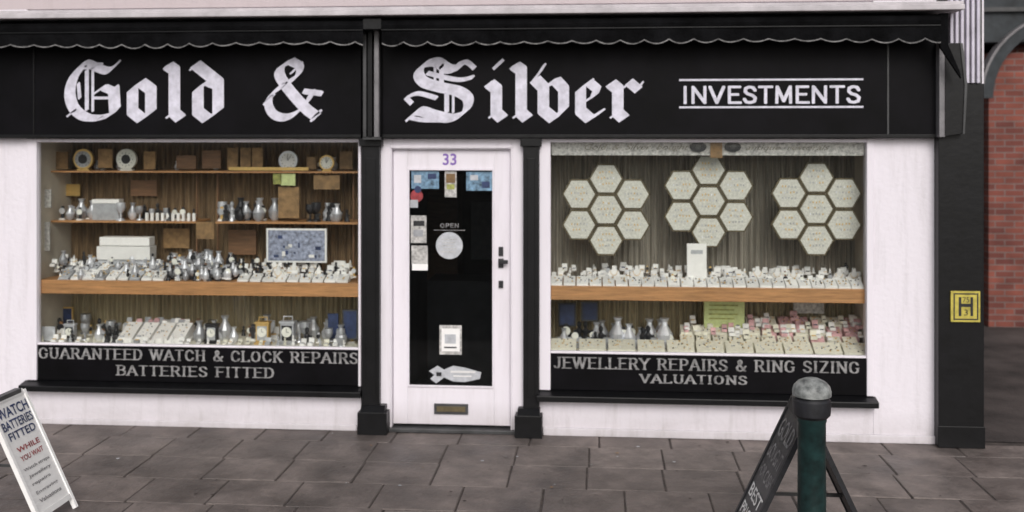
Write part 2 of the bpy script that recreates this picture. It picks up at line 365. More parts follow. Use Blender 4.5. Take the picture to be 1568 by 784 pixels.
def pen(pts,w=8,h=6,th=1.5,curve=False):
    if curve: pts=smooth(pts)
    nl=math.hypot(w,h); px,py=h/nl*th,w/nl*th
    nib=[(-w-px,h-py),(-w+px,h+py),(w-px,-h-py),(w+px,-h+py)]
    for p,q in zip(pts,pts[1:]):
        hp=hull([(p[0]+a,p[1]+c) for a,c in nib]+[(q[0]+a,q[1]+c) for a,c in nib])
        y=YL-.0004*(cnt[0]%9); cnt[0]+=1
        L.poly([(U(a,c,y)[0],y,U(a,c,y)[1]) for a,c in hp],'letter')
# G
pen([(150,101),(128,103),(113,118),(107,142),(113,165),(130,179),(150,181)],8,4,1.3,True)
pen([(118,106),(132,97),(150,104),(166,108),(180,97)],5,5,1.3,True)
pen([(150,181),(168,176),(178,166)],6,4,1.3,True)
pen([(174,136),(176,168)],8,6)
pen([(160,134),(174,140)],6,4); pen([(146,142),(160,132)],3,2,1.3)
pen([(133,108),(133,168)],2.6,1.5,1); pen([(142,108),(142,170)],1.6,1,1)
pen([(120,128),(122,150)],2,2,1)
pen([(142,150),(168,150)],1,1.5,1.2)
pen([(103,178),(116,168)],1,1,1.2)
pen([(216,126),(203,137),(203,171),(217,182)],8,5.5); pen([(216,126),(231,137),(231,171),(217,182)],8,5.5)
pen([(258,101),(267,107),(267,173),(276,181)],8,5.5); pen([(252,104),(262,98)],2,2,1.2); pen([(258,178),(267,172)],4,3)
pen([(316,126),(303,137),(303,171),(317,182)],8,5.5)
pen([(300,99),(314,110),(334,126),(334,169),(317,182)],8,5.5); pen([(292,106),(304,96)],2,2,1.3)
pen([(316,126),(330,132)],4,4)
# &
pen([(484,178),(466,164),(440,134),(428,114),(432,101),(446,94)],7,5,1.5,True)
pen([(446,94),(459,102),(455,116),(438,128),(418,142),(411,158),(418,174),(434,180),(452,174),(470,156),(478,142)],5,5,1.6,True)
pen([(466,140),(492,143)],2,3.5,2); pen([(478,184),(490,170)],3,2,1.5)
pen([(446,112),(462,96)],2,1.5,1.2); pen([(407,158),(417,146)],4,3)
# S
pen([(706,101),(688,106),(668,95),(648,100),(641,113),(650,126),(676,134),(702,140),(717,152),(712,171),(690,181),(664,176),(642,170),(628,180)],7,6,1.6,True)
pen([(700,99),(714,95),(726,104)],3,3,1.3,True)
pen([(676,99),(676,130)],3,2,1.2); pen([(666,101),(666,128)],1.4,1,1); pen([(684,142),(684,172)],3,2,1.2); pen([(694,142),(694,172)],1.4,1,1)
pen([(655,112),(700,122),(724,118)],2.6,2.6,1.3,True)
pen([(622,150),(640,143),(668,150)],2.6,2.6,1.3,True); pen([(628,180),(650,184),(690,184)],2.5,2,1.6,True)
pen([(622,150),(630,158)],3,3,1.3)
pen([(750,128),(760,136),(760,173),(769,181)],8,5.5); pen([(752,178),(760,172)],4,3); pen([(758,103),(768,94)],3,3,2.2); pen([(745,132),(752,126)],2,2,1.3)
pen([(789,101),(798,107),(798,173),(807,181)],8,5.5); pen([(783,104),(793,98)],2,2,1.2); pen([(789,178),(798,172)],4,3)
pen([(820,122),(832,134),(832,169),(848,182)],8,5.5); pen([(816,124),(827,110),(834,99)],2,2,1.4)
pen([(843,127),(852,124),(863,136),(863,167),(848,182)],7.5,5.5)
pen([(902,126),(889,137),(889,170),(903,182),(919,172)],7.5,5.5); pen([(902,126),(914,136),(910,146)],6,4.5); pen([(910,146),(892,158)],2.5,2,1.2)
pen([(936,128),(946,136),(946,173),(955,181)],8,5.5); pen([(938,178),(946,172)],4,3); pen([(950,138),(964,127)],3,2.2,1.4); pen([(964,126),(977,137)],6,5); pen([(977,137),(984,126)],1.5,1.5,1.2)
stroketext(L,'INVESTMENTS',rect(1043,131,1318,159,YL),YL,'letter',.0115,.0095,0,.06)
for (p,q) in ((120.5,123.5),(162.5,165.5)): 
    r=rect(1040,p,1322,q,YL); L.box(r[0],r[1],YL-.002,YL+.001,r[2],r[3],'letter')
L.obj('gold_and_silver_lettering',sg,recalc=False)

# ------------------------------------------------------------------ awning
aw=empty('shop_awning'); b=MB()
YA=-.30; zt=3.165; ze=Zp(700,62,YA)
def valance(x0,x1):
    N=int((x1-x0)/.012); per=.18
    top=[];bot=[];b2=[]
    for i in range(N+1):
        x=x0+(x1-x0)*i/N; ph=((x+.012*math.sin(x*1.7))/per)%1
        e=ze-(.026+.007*math.sin(x*3.3))*math.sin(math.pi*ph)**.8 + .005*math.sin(x*2.1)
        y=YA+.010*math.sin(x*7)+.006*math.sin(x*23)
        top.append((x,YA,zt-.07)); bot.append((x,y,e)); b2.append((x,y,e-.009))
    for i in range(N):
        b.poly([top[i],top[i+1],bot[i+1],bot[i]],'awn'); b.poly([bot[i],bot[i+1],b2[i+1],b2[i]],'trim')
    b.xprism([(YA-.006,zt-.075),(YA-.012,zt-.05),(YA,zt-.015),(YA+.04,zt),(-.02,zt),(-.02,zt-.10),(YA+.05,zt-.10)],x0,x1,'awn')
    b.xprism([(YA-.010,zt-.088),(YA-.002,zt-.088),(YA-.002,zt-.080),(YA-.010,zt-.080)],x0,x1,'black')
valance(XL,X(556,YA)); valance(X(584,YA),X(1440,YA))
b.obj('valance_and_hood',aw,recalc=False)
b=MB()
for p,q,mm in ((557,562,'dgrey'),(564,571,'black'),(574,581,'grey')):
    b.box(X(p,-.14),X(q,-.14),-.17,-.12,zf+.01,Zp(570,38,-.14),mm)
b.box(X(556,-.14),X(583,-.14),-.16,-.10,zf-.01,zf+.012,'dgrey')
b.box(X(556,YA),X(584,YA),YA-.01,-.03,Zp(570,45,YA),zt,'black')
b.box(X(1437,-.14),X(1446,-.14),-.16,-.08,zf+.01,Zp(1440,64,-.14),'grey')
pt=[U(1447,66,-.16),U(1470,66,-.16),U(1477,130,-.16),U(1474,204,-.16),U(1447,208,-.16)]
b.prism(pt,-.17,-.12,'black')
b.prism([U(1470,66,-.175),U(1474,66,-.175),U(1481,130,-.175),U(1477,205,-.175),U(1474,205,-.175),U(1477,130,-.175)],-.18,-.12,'dgrey')
b.prism([U(1440,20,-.3),U(1452,20,-.3),U(1452,68,-.3),U(1470,110,-.3),U(1472,120,-.3),U(1440,72,-.3)],-.30,-.27,'awn')
b.obj('awning_arms',aw,bevel=.003)

# ------------------------------------------------------------------ display windows
def window(g0,g1,o0,o1,lines,sx0,sx1):
    e=empty('display_window'); b=MB()
    yf0,yf1=-.012,.06
    b.box(o0,g0,yf0,yf1,SILLT,zf-.002,'white'); b.box(g1,o1,yf0,yf1,SILLT,zf-.002,'white')
    b.box(g0,g1,yf0+.004,yf1,zf-.03,zf-.002,'white'); b.box(g0,g1,.0,yf1,PAN,PAN+.014,'white')
    b.box(g0,g1,.004,.05,SILLT,PAN,'fascia')
    b.obj('frame',e,bevel=.004)
    b=MB(); b.xprism([(-.10,SILLB),(-.10,SILLT-.025),(.02,SILLT),(.02,SILLB)],sx0,sx1,'black'); b.obj('sill',e,bevel=.006)
    b=MB(); b.box(g0,g1,.03,.034,PAN+.014,zf-.03,'glass'); b.obj('glass_pane',e)
    b=MB()
    for t,r in lines: stroketext(b,t,r,.0015,'text',.0085,.0036,.2,.12)
    b.obj('panel_lettering',e,recalc=False)
    return e
w1=window(xW0,xW1,X(42),X(553),[('GUARANTEED WATCH & CLOCK REPAIRS',(xW0+.01,xW1-.005,Zp(300,553),Zp(300,536))),
   ('BATTERIES FITTED',(X(178),X(420),Zp(300,577),Zp(300,561)))],X(38),X(556))
w2=window(xV0,xV1,X(826),X(1337),[('JEWELLERY REPAIRS & RING SIZING',(X(848),X(1316),Zp(1080,568),Zp(1080,550))),
   ('VALUATIONS',(X(980),X(1144),Zp(1060,588),Zp(1060,574)))],X(822),X(1341))
def curtain(x0,x1,z0,z1,y0,m,name,par):
    b=MB(); N=int((x1-x0)/.006); P=[]
    for i in range(N+1):
        x=x0+(x1-x0)*i/N
        P.append((x,y0+.014*math.sin(x*150+2*math.sin(x*9))+.012*math.sin(x*61+1)+.012*math.sin(x*17)))
    for i in range(N): b.poly([(P[i][0],P[i][1],z0),(P[i+1][0],P[i+1][1],z0),(P[i+1][0],P[i+1][1],z1),(P[i][0],P[i][1],z1)],m)
    b.obj(name,par,recalc=False)
YB=.66
SH1,SH0=1.13,1.025
for (o0,o1,e,cu,cl) in ((X(48),X(553)+.02,w1,'brownb','curtb'),(X(830),X(1337)+.02,w2,'curt','curtb')):
    b=MB()
    b.box(o0-.02,o0,.062,.8,.5,zf+.02,'ceil'); b.box(o1,o1+.02,.062,.8,.5,zf+.02,'ceil')
    b.box(o0,o1,.062,.8,zf,zf+.02,'ceil'); b.box(o0,o1,.062,.8,PAN-.03,PAN-.005,'cream')
    b.box(o0,o1,.78,.8,PAN-.005,zf,'inter')
    b.obj('display_case',e)
    curtain(o0,o1,SH1,zf,YB,cu,'upper_curtain',e); curtain(o0,o1,PAN,SH0,YB,cl,'lower_curtain',e)
    b=MB(); b.box(o0+.005,o1-.005,.09,.62,SH0+.02,SH1,'wood'); b.box(o0+.005,o1-.005,.065,.09,SH0,SH1+.004,'wood'); b.obj('wooden_shelf',e,bevel=.004)

# ------------------------------------------------------------------ stock on display
def ring_cone(b,x,y,z,s=1,m='wbox'):
    b.lathe(x,y,z,[(.022*s,0),(.022*s,.006*s),(.014*s,.01*s),(.006*s,.055*s),(.002,.06*s)],8,m); b.lathe(x,y,z+.028*s,[(.013*s,0),(.015*s,.002),(.013*s,.005)],8,'gold' if random.random()<.4 else 'silver')
def ring_box(b,x,y,z,s=1,m='wbox'):
    a=R(-.3,.3); b.rbox(x,y,z,.05*s,.045*s,.026*s,a,m); b.rbox(x,y+.026*s,z+.024*s,.05*s,.012*s,.04*s,a,m,.25); b.rbox(x,y,z+.026*s,.03*s,.02*s,.006*s,a,random.choice(['dark','silver','gold','grbox','navy']))
def watch(b,x,y,z,s=1):
    st=random.choice(['dark','dark','silver','gold','woodd']); h=.075*s
    b.rbox(x,y,z,.035*s,.03*s,.01*s,0,'wbox'); b.rbox(x,y,z+.01*s,.017*s,.008*s,h,0,st,-.0)
    b.disc(x,z+.01*s+h*.6,.019*s,y-.014,y-.004,random.choice(['clockface','dark','silver','clockface']),12,'silver')
def goblet(b,x,y,z,s=1,m='silver'):
    b.lathe(x,y,z,[(.026*s,0),(.024*s,.006*s),(.006*s,.014*s),(.005*s,.04*s),(.018*s,.052*s),(.027*s,.075*s),(.025*s,.1*s)],12,m)
def vase(b,x,y,z,s=1,m='silver'):
    b.lathe(x,y,z,[(.016*s,0),(.03*s,.02*s),(.034*s,.05*s),(.014*s,.085*s),(.012*s,.1*s),(.02*s,.115*s)],12,m)
def figur(b,x,y,z,s=1,m='dark'):
    b.lathe(x,y,z,[(.022*s,0),(.02*s,.01*s),(.011*s,.03*s),(.014*s,.05*s),(.006*s,.062*s),(.010*s,.072*s),(.009*s,.084*s),(.002*s,.09*s)],8,m); b.rbox(x+.01*s,y,z+.04*s,.03*s,.008*s,.01*s,.3,m)
def pad(b,x,y,z,w,d,m='cream',n=6,t=.35):
    b.rbox(x,y,z,w,d,.016,0,m)
    h=d*.55
    vs=[(x-w/2,y-d/2,z+.016),(x+w/2,y-d/2,z+.016),(x+w/2,y+d/2,z+.016),(x-w/2,y+d/2,z+.016),(x-w/2,y+d/2,z+h),(x+w/2,y+d/2,z+h)]
    b.mesh(vs,[(0,1,5,4),(0,4,3),(1,2,5),(2,3,4,5),(0,3,2,1)],m)
    for i in range(n):
        u=R(.1,.9);v=R(.12,.88); xx=x-w/2+w*u; yy=y-d/2+d*v; zz=z+.016+(h-.016)*v+.002
        b.rbox(xx,yy,zz,.008,.008,.007,R(0,1.5),random.choice(['silver','gold','dark','silver','gold']))
def bust(b,x,y,z,s=1,m='wbox'):
    pts=[(-.05,0),(.05,0),(.055,.05),(.045,.08),(.018,.095),(.014,.13),(-.014,.13),(-.018,.095),(-.045,.08),(-.055,.05)]
    b.prism([(x+p*s,z+q*s) for p,q in pts],y,y+.03*s,m)
    for i in range(9):
        a=math.pi*(i+.5)/9; b.rbox(x+.032*s*math.cos(a),y-.003,z+.085*s-.045*s*math.sin(a),.007*s,.004,.007*s,0,'gold')
def mantel(b,x,y,z,s=1,m='gold'):
    b.rbox(x,y,z,.11*s,.07*s,.014*s,0,m); b.rbox(x,y,z+.014*s,.09*s,.055*s,.13*s,0,m); b.rbox(x,y,z+.144*s,.105*s,.065*s,.014*s,0,m)
    b.rbox(x,y-.029*s,z+.03*s,.07*s,.004,.1*s,0,'dark' if m=='silver' else 'grbox'); b.disc(x,z+.088*s,.034*s,y-.036*s,y-.03*s,'clockface',18)
    b.box(x-.0015,x+.0015,y-.04*s,y-.037*s,z+.088*s,z+.112*s,'dark'); b.box(x,x+.016*s,y-.04*s,y-.037*s,z+.087*s,z+.09*s,'dark')
    for q in (-1,1): b.rbox(x+q*.03*s,y,z+.158*s,.005*s,.005*s,.028*s,0,m)
    b.rbox(x,y,z+.184*s,.065*s,.006*s,.006*s,0,m)
def rclock(b,x,z,r,y,rim='gold',face='clockface',inner=None):
    b.disc(x,z,r,y,y+.03,rim,28); b.disc(x,z,r*.8,y-.004,y+.001,face,28)
    if inner: b.disc(x,z,r*.45,y-.007,y-.004,inner,20)
    for i in range(12):
        a=i*math.pi/6; b.box(x+r*.66*math.cos(a)-.003,x+r*.66*math.cos(a)+.003,y-.0065,y-.0045,z+r*.66*math.sin(a)-.003,z+r*.66*math.sin(a)+.003,'dark')
    b.prism([(x-.002,z),(x+.002,z),(x+r*.3,z+r*.42),(x+r*.27,z+r*.45)],y-.011,y-.009,'dark'); b.box(x-.002,x+.002,y-.014,y-.012,z,z+r*.55,'dark')
    b.box(x-r*.6,x+r*.6,y,y+.05,z-r*1.12,z-r*.94,rim)
def card(b,px0,py0,px1,py1,Y,m,border=None,t=.012):
    x0,x1,z0,z1=rect(px0,py0,px1,py1,Y)
    if border:
        b.box(x0,x1,Y,Y+t,z0,z1,border); q=.014; b.box(x0+q,x1-q,Y-.003,Y,z0+q,z1-q,m)
    else: b.box(x0,x1,Y,Y+t,z0,z1,m)
    return x0,x1,z0,z1

b=MB(); ys=.30
z1=Zp(300,262,ys); z2=Zp(300,339,ys)
b.box(X(78,ys),X(548,ys),ys,.62,z1-.014,z1,'wood'); b.box(X(68,ys),X(300,ys),ys,.62,z2-.016,z2,'wood'); b.box(X(330,ys),X(548,ys),ys,.62,z2-.016,z2,'wood')
for px in (80,300,332,540): b.box(X(px,.5),X(px,.5)+.012,.5,.52,SH1,z1-.014,'woodd')
b.obj('tiered_display_shelf',w1)
ck=[(127,.085,'gold','grbox','dark'),(193,.085,'clockface','clockface','dark'),(441,.078,'silver','wbox',None),(500,.062,'gold','clockface',None)]
for px,r,rm,fc,inn in ck:
    b=MB(); x=X(px,.34); rclock(b,x,z1+r*1.12,r,.34,rm,fc,inn); b.obj('clock')
b=MB()
for px in (348,368,386): card(b,px,226,px+16,258,.36,'plaque')
card(b,150,228,172,257,.38,'plaque'); card(b,470,240,484,259,.36,'plaque'); card(b,270,238,300,259,.4,'woodd'); card(b,220,232,238,259,.4,'plaque')
card(b,84,232,104,259,.38,'plaque'); card(b,310,230,338,258,.4,'woodd'); card(b,520,232,540,259,.38,'plaque')
card(b,430,266,452,284,.32,'green'); card(b,418,266,431,282,.32,'olive'); card(b,426,286,458,334,.36,'plaque'); card(b,300,340,328,366,.28,'plaque')
card(b,480,268,520,290,.34,'plaque'); card(b,350,256,472,261,.29,'gold'); card(b,62,290,78,318,.2,'leaf'); card(b,62,340,76,384,.2,'leaf')
card(b,100,282,122,300,.55,'gold'); card(b,200,276,240,300,.6,'woodd'); card(b,250,350,290,380,.6,'plaque'); card(b,350,352,392,390,.6,'woodd')
b.obj('brown_gift_plaques')
b=MB()
for i in range(50):
    px=R(85,540); 
    if 140<px<190 or 418<px<462 or 298<px<332: continue
    f=random.choice([watch,goblet,vase,figur,watch,figur]); f(b,X(px,.4),R(.33,.52),z2,R(.9,1.6))
for i in range(10): b.lathe(X(225+i*8,.34),.34,z2,[(.014,0),(.014,.06),(.01,.065)],10,'wbox')
for i in range(14): random.choice([vase,figur])(b,X(R(335,400),.4),R(.34,.5),z2,R(1.0,1.8),random.choice(['dark','silver','dark']))
for i in range(9): random.choice([goblet,figur])(b,X(R(475,515),.4),R(.34,.5),z2,R(1.1,1.7),random.choice(['dark','silver','dark']))
for i in range(12): 
    px=R(90,535); random.choice([watch,vase,figur])(b,X(px,.45),.5,z1,R(.6,1))
b.obj('silverware',smooth=True)
b=MB(); x0,x1,_,_=rect(145,295,185,325,.4); b.box(x0,x1,.36,.44,z2,z2+.17,'grbox'); b.box(x0-.004,x1+.004,.356,.444,z2+.14,z2+.172,'wbox'); b.obj('gift_box',bevel=.003)
b=MB(); x0,x1=X(146,.3),X(228,.3); b.box(x0,x1,.32,.45,1.27,1.38,'wbox'); b.box(x0+.02,x1-.01,.33,.44,1.385,1.455,'wbox'); b.box(x0+.0,x1-.0,.34,.43,1.134,1.268,'grbox'); b.obj('stacked_white_boxes',bevel=.004)
b=MB(); r=card(b,408,350,500,402,.34,'photo','wbox',.02)
b.box(r[0]+.1,r[0]+.13,.35,.42,SH1,r[2],'wbox'); 
for i in range(14): b.box(*(lambda x,z:(x,x+R(.01,.05),.332,.336,z,z+R(.01,.04)))(R(r[0]+.03,r[1]-.09),R(r[2]+.03,r[3]-.07)),random.choice(['navy','wbox','grbox']))
b.obj('picture_frame')
b=MB()
for i in range(9):
    px=102+i*18; pad(b,X(px,.14),.15,SH1+.004,.082,.12,'grbox' if i%3==0 else 'wbox',10)
    pad(b,X(px+5,.3),.30,SH1+.05,.085,.12,'grbox' if i%2==0 else 'wbox',10); b.rbox(X(px+5,.3),.30,SH1,.08,.1,.05,0,'grbox')
for i in range(120):
    y=R(.10,.5); px=R(80,262); random.choice([ring_cone,ring_box,watch,vase,ring_cone,figur])(b,X(px,y),y,SH1+R(0,.1)*(y>.22)+(y-.1)*.1,R(.6,1.1))
for i in range(84):
    y=R(.10,.5); px=R(258,362); random.choice([watch,watch,vase,figur])(b,X(px,y),y,SH1+(y-.1)*.24,R(.8,1.3))
b.box(X(258,.3),X(362,.3),.2,.35,SH1,SH1+.02,'dark'); b.box(X(258,.3),X(362,.3),.35,.5,SH1,SH1+.055,'dark')
for i in range(9):
    px=374+i*19; pad(b,X(px,.13),.14,SH1+.004,.086,.1,'wbox',6)
for i in range(110):
    y=R(.12,.5); px=R(366,543); random.choice([ring_cone,ring_box,ring_box,bust if random.random()<.4 else ring_cone,watch,figur])(b,X(px,y),y,SH1+(y-.1)*.2,R(.6,1.1))
b.obj('jewellery_and_watch_stock')
b=MB(); FL=PAN-.005
for i in range(84):
    y=R(.12,.56); px=R(68,542); 
    if 180<px<292 and y<.35: continue
    random.choice([watch,goblet,vase,ring_box,figur,watch,figur])(b,X(px,y),y,FL,R(.9,1.8))
for i in range(36): 
    y=R(.08,.13); random.choice([ring_box,ring_box,figur])(b,X(66+i*13.2+R(-4,4),y),y,FL+.012,R(.5,.9),random.choice(['wbox','wbox','cream','grbox']))
b.obj('silver_gift_stock')
b=MB()
for i in range(4): pad(b,X(198+i*26,.2),.22,FL+.03,.12,.2,'wbox',12); 
b.box(X(184,.2),X(290,.2),.12,.34,FL,FL+.03,'wbox'); 
for i in range(18): ring_box(b,X(R(188,286),.3),R(.3,.4),FL+.1,R(.7,1),random.choice(['wbox','pink','grbox']))
b.obj('jewellery_tray')
for px,mm,s in ((403,'gold',1.15),(441,'silver',1.2),(108,'silver',.9),(325,'dark',1.0)):
    b=MB(); mantel(b,X(px,.2),.2,FL,s,mm); b.obj('carriage_clock',bevel=.002)
b=MB(); card(b,524,474,548,520,.22,'navy','dgrey'); card(b,502,480,518,518,.3,'navy'); card(b,62,500,84,522,.14,'grbox'); card(b,92,470,112,500,.5,'navy','gold'); b.obj('navy_presentation_case')

for ci,(cx,cy) in enumerate(((928,321),(1085,308),(1250,320))):
    e=empty('hexagonal_display_stand'); b=MB(); Y=.24; s=8.24/F; x,z=U(cx,cy,Y)
    sp=47*s
    cs=[(0,0)]+[(sp*math.cos(math.radians(30+60*i)),sp*math.sin(math.radians(30+60*i))) for i in range(6)]
    for (u,v) in cs:
        hx=lambda r:[(x+u+r*math.cos(i*math.pi/3),z+v+r*math.sin(i*math.pi/3)) for i in range(6)]
        b.prism(hx(sp/math.sqrt(3)*.975),Y,Y+.035,'dgold'); b.prism(hx(sp/math.sqrt(3)*.87),Y-.006,Y+.001,'creamh')
        for k in range(3):
            for i in range(6-abs(k-1)):
                xx=x+u+(i-(5-abs(k-1))/2)*.024+R(-.002,.002); zz=z+v+(k-1)*.045+R(-.004,.004)
                b.rbox(xx,Y-.009,zz,.008,.005,.014,0,random.choice(['gold','gold','grbox','silver','grbox']))
    b.obj('hexagonal_trays',e)
    b=MB()
    for q in (-.06,.06): b.box(x+q-.002,x+q+.002,Y+.015,Y+.019,z+sp*1.0,zf,'dgold')
    b.obj('hanging_wires',e)
b=MB(); r=rect(845,217,1326,238,.06); b.box(xV0+.005,xV1-.005,.06,.07,r[2],zf-.031,'leaf')
txt(b,'Gold  &  Silver  bought',(X(895,.05),X(1055,.05),r[2]+.03,r[2]+.085),.057,'faint',shear=.4)
txt(b,'antique  restorals',(X(1142,.05),X(1270,.05),r[2]+.03,r[2]+.08),.057,'faint',shear=.4)
for px in (1069,1122): x,z=U(px,225,.05); b.prism([(x+.062*math.cos(i*math.pi/10),z+.04*math.sin(i*math.pi/10)) for i in range(20)],.045,.056,'dark'); b.disc(x,z,.02,.04,.045,'dgrey',14)
card(b,1088,218,1106,242,.045,'plaque'); b.obj('window_header_sign',recalc=False)
b=MB()
for i in range(24):
    pad(b,X(852+i*20,.11),.13,SH1+.004,.09,.11,'wbox',9)
for i in range(240):
    y=R(.15,.52); px=R(848,1322); random.choice([ring_cone,ring_box,ring_box,ring_cone,watch if random.random()<.5 else ring_box])(b,X(px,y),y,SH1+(y-.1)*.17,R(.5,1.0))
for px in (1160,1190,1215,1285,1308,940,975): bust(b,X(px,.3),.3,SH1+.02,R(.7,.95))
b.obj('ring_and_necklace_stock')
b=MB(); r=rect(1052,373,1082,418,.2); b.box(r[0],r[1],.2,.21,SH1,r[3],'wbox'); b.box(r[0]+.03,r[1]-.03,.197,.2,r[3]-.08,r[3]-.05,'grbox'); b.box(r[0]+.03,r[1]-.03,.21,.26,SH1,SH1+.1,'wbox'); b.obj('price_card')
b=MB(); r=card(b,1078,459,1140,498,.4,'green'); b.box(r[0],r[1],.4,.41,FL,r[2],'green')
for k in range(4): b.box(r[0]+.04,r[1]-.05-.03*(k%2),.397,.4,r[3]-.05-.035*k,r[3]-.04-.035*k,'olive')
b.obj('lime_notice_card')
b=MB()
for i in range(11): pad(b,X(862+i*45,.13),.14,FL+.01,.205,.13,'cream',16)
for i in range(4): pad(b,X(872+i*45,.29),.29,FL+.0,.19,.12,'grbox',8)
for row in range(3):
    y=.26+row*.12; zz=FL+.05+row*.055
    for i in range(11):
        px=1052+i*25; 
        if row==2 and px<1150: continue
        mm='pink' if px>1175 and random.random()<.4 else 'cream'
        b.box(X(px,y)-.055,X(px,y)+.055,y-.055,y+.055,FL,zz,mm); pad(b,X(px,y),y,zz,.105,.105,mm,9)
for i in range(60): 
    y=R(.26,.5); ring_box(b,X(R(1045,1318),y),y,FL+.09+(y-.26)*.45,R(.6,1.1),random.choice(['wbox','pink','cream','wbox']))
for i in range(34):
    y=R(.3,.55); random.choice([watch,vase,figur])(b,X(R(852,1030),y),y,FL,R(1.1,2))
b.obj('jewellery_cushions')
b=MB(); card(b,855,464,882,500,.45,'navy','dark'); card(b,890,462,916,492,.5,'navy','dgrey'); card(b,1215,456,1262,480,.55,'leaf'); b.obj('navy_presentation_case')

# ------------------------------------------------------------------ door
d=empty('shop_door'); b=MB()
f0,f1=X(585),X(799); l0,l1=X(600),X(782); g0,g1=X(625,.06),X(757,.06)
zt_=zf-.085; zgT,zgB=Zp(690,258,.06),Zp(690,592,.06)
b.box(f0-.06,l0,.0,.12,.03,zf-.002,'white'); b.box(l1,f1+.06,.0,.12,.03,zf-.002,'white'); b.box(l0,l1,.0,.12,zt_,zf-.002,'white')
b.box(l0-.012,l0,-.012,.0,.03,zt_+.01,'white'); b.box(l1,l1+.012,-.012,.0,.03,zt_+.01,'white'); b.box(l0-.012,l1+.012,-.014,.0,zt_+.01,zt_+.03,'white')
b.obj('frame',d,bevel=.004)
b=MB()
b.box(l0+.004,g0,.04,.085,.05,zt_-.004,'white'); b.box(g1,l1-.004,.04,.085,.05,zt_-.004,'white')
b.box(g0,g1,.042,.083,zgT,zt_-.004,'white'); b.box(g0,g1,.042,.083,.05,zgB,'white')
q=.014
b.box(g0,g0+q,.03,.045,zgB,zgT,'white'); b.box(g1-q,g1,.03,.045,zgB,zgT,'white'); b.box(g0+q,g1-q,.03,.045,zgT-q,zgT,'white'); b.box(g0+q,g1-q,.03,.045,zgB,zgB+q,'white')
b.obj('leaf',d,bevel=.003)
b=MB(); b.box(g0+q,g1-q,.06,.064,zgB+q,zgT-q,'dglass'); b.obj('glass_pane',d)
b=MB(); b.box(f0-.03,f1+.03,-.03,.12,0,.03,'dgrey'); b.obj('threshold',d,bevel=.005)
b=MB(); r=rect(665,618,717,634,.04); b.box(r[0],r[1],.028,.041,r[2],r[3],'dgrey'); b.box(r[0]+.02,r[1]-.02,.022,.028,r[2]+.02,r[3]-.018,'dgold')
b.obj('letterbox',d,bevel=.003)
b=MB()
for (p,q1,w_,mm) in ((378,392,7,'dark'),(396,410,8,'dark'),(430,441,7,'dark')):
    r=rect(767-w_/2,p,767+w_/2,q1,.03); b.box(r[0],r[1],.025,.041,r[2],r[3],mm)
r=rect(764,398,778,404,.0); b.box(r[0],r[1],-.01,.0,r[2],r[3],'dark'); b.box(r[0],r[0]+.02,.0,.03,r[2],r[3],'dark')
b.obj('handle_and_lock',d,bevel=.003)
b=MB(); Y=.057
txt(b,'33',rect(678,235,699,253,.04),.0405,'purple',off=.02)
def sc(a,c,e_,f_,m,Y=.056): 
    r=rect(a,c,e_,f_,Y); b.box(r[0],r[1],Y-.001,Y+.001,r[2],r[3],m)
sc(630,262,672,289,'blue'); sc(714,263,754,292,'blue'); sc(681,262,699,302,'leaf'); sc(683,266,697,280,'plaque',.054); sc(684,282,696,290,'olive',.054)
sc(634,268,645,280,'grbox',.054); sc(655,266,668,274,'navy',.054); sc(720,268,732,276,'grbox',.054); sc(738,278,750,288,'navy',.054)
sc(629,330,653,372,'leaf'); sc(630,376,655,404,'leaf'); sc(633,338,650,346,'dark',.054); sc(633,352,648,362,'grbox',.054); sc(631,404,655,414,'wbox')
x,z=U(638,300,Y); b.disc(x,z,.05,.054,.057,'red',20); x,z=U(640,290,Y); b.disc(x,z,.028,.051,.053,'navy',16); sc(628,306,640,318,'grbox',.050)
x,z=U(688,376,Y); b.disc(x,z,.105,.055,.057,'grbox',32); 
for k in range(5): b.box(x-.06+.01*(k%2),x+.06-.012*(k%3),.053,.0545,z+.045-.024*k,z+.050-.024*k,'leaf')
stroketext(b,'OPEN',rect(674,342,703,349,Y),.056,'text',.003,.0025,0,.15); sc(664,352,712,353,'text')
sc(673,498,707,543,'leaf'); sc(676,503,704,538,'wbox',.054); sc(681,512,698,526,'grbox',.052); sc(680,531,699,533,'dark',.052)
fish=[(657,568),(670,560),(680,566),(694,560),(712,563),(737,570),(735,580),(712,585),(694,584),(680,578),(668,587),(659,580),(665,574)]
b.prism([U(p,q_,Y) for p,q_ in fish],.055,.057,'grbox'); sc(690,568,728,571,'wbox',.053); sc(694,575,722,577,'wbox',.053); sc(668,570,676,576,'dark',.053)
b.obj('door_stickers',d,recalc=False)
b=MB(); k0,k1=a1+.16,c0-.14
b.box(k0-.02,k0,.13,3,0,zf,'inter'); b.box(k1,k1+.02,.13,3,0,zf,'inter'); b.box(k0,k1,3,3.02,0,zf,'inter'); b.box(k0,k1,.13,3,zf,zf+.02,'inter'); b.box(k0,k1,.1,3,-.01,.01,'inter')
b.box(k0+.1,k1-.1,1.6,2.1,.01,.95,'dgrey'); b.box(k0,k0+.3,2.2,2.6,.01,1.9,'woodd'); b.box(k0+.35,k1-.25,2.9,2.98,1.0,1.6,'grbox'); b.box(k0+.12,k1-.12,.6,1.1,.012,.02,'dgrey')
b.obj('hallway',d)

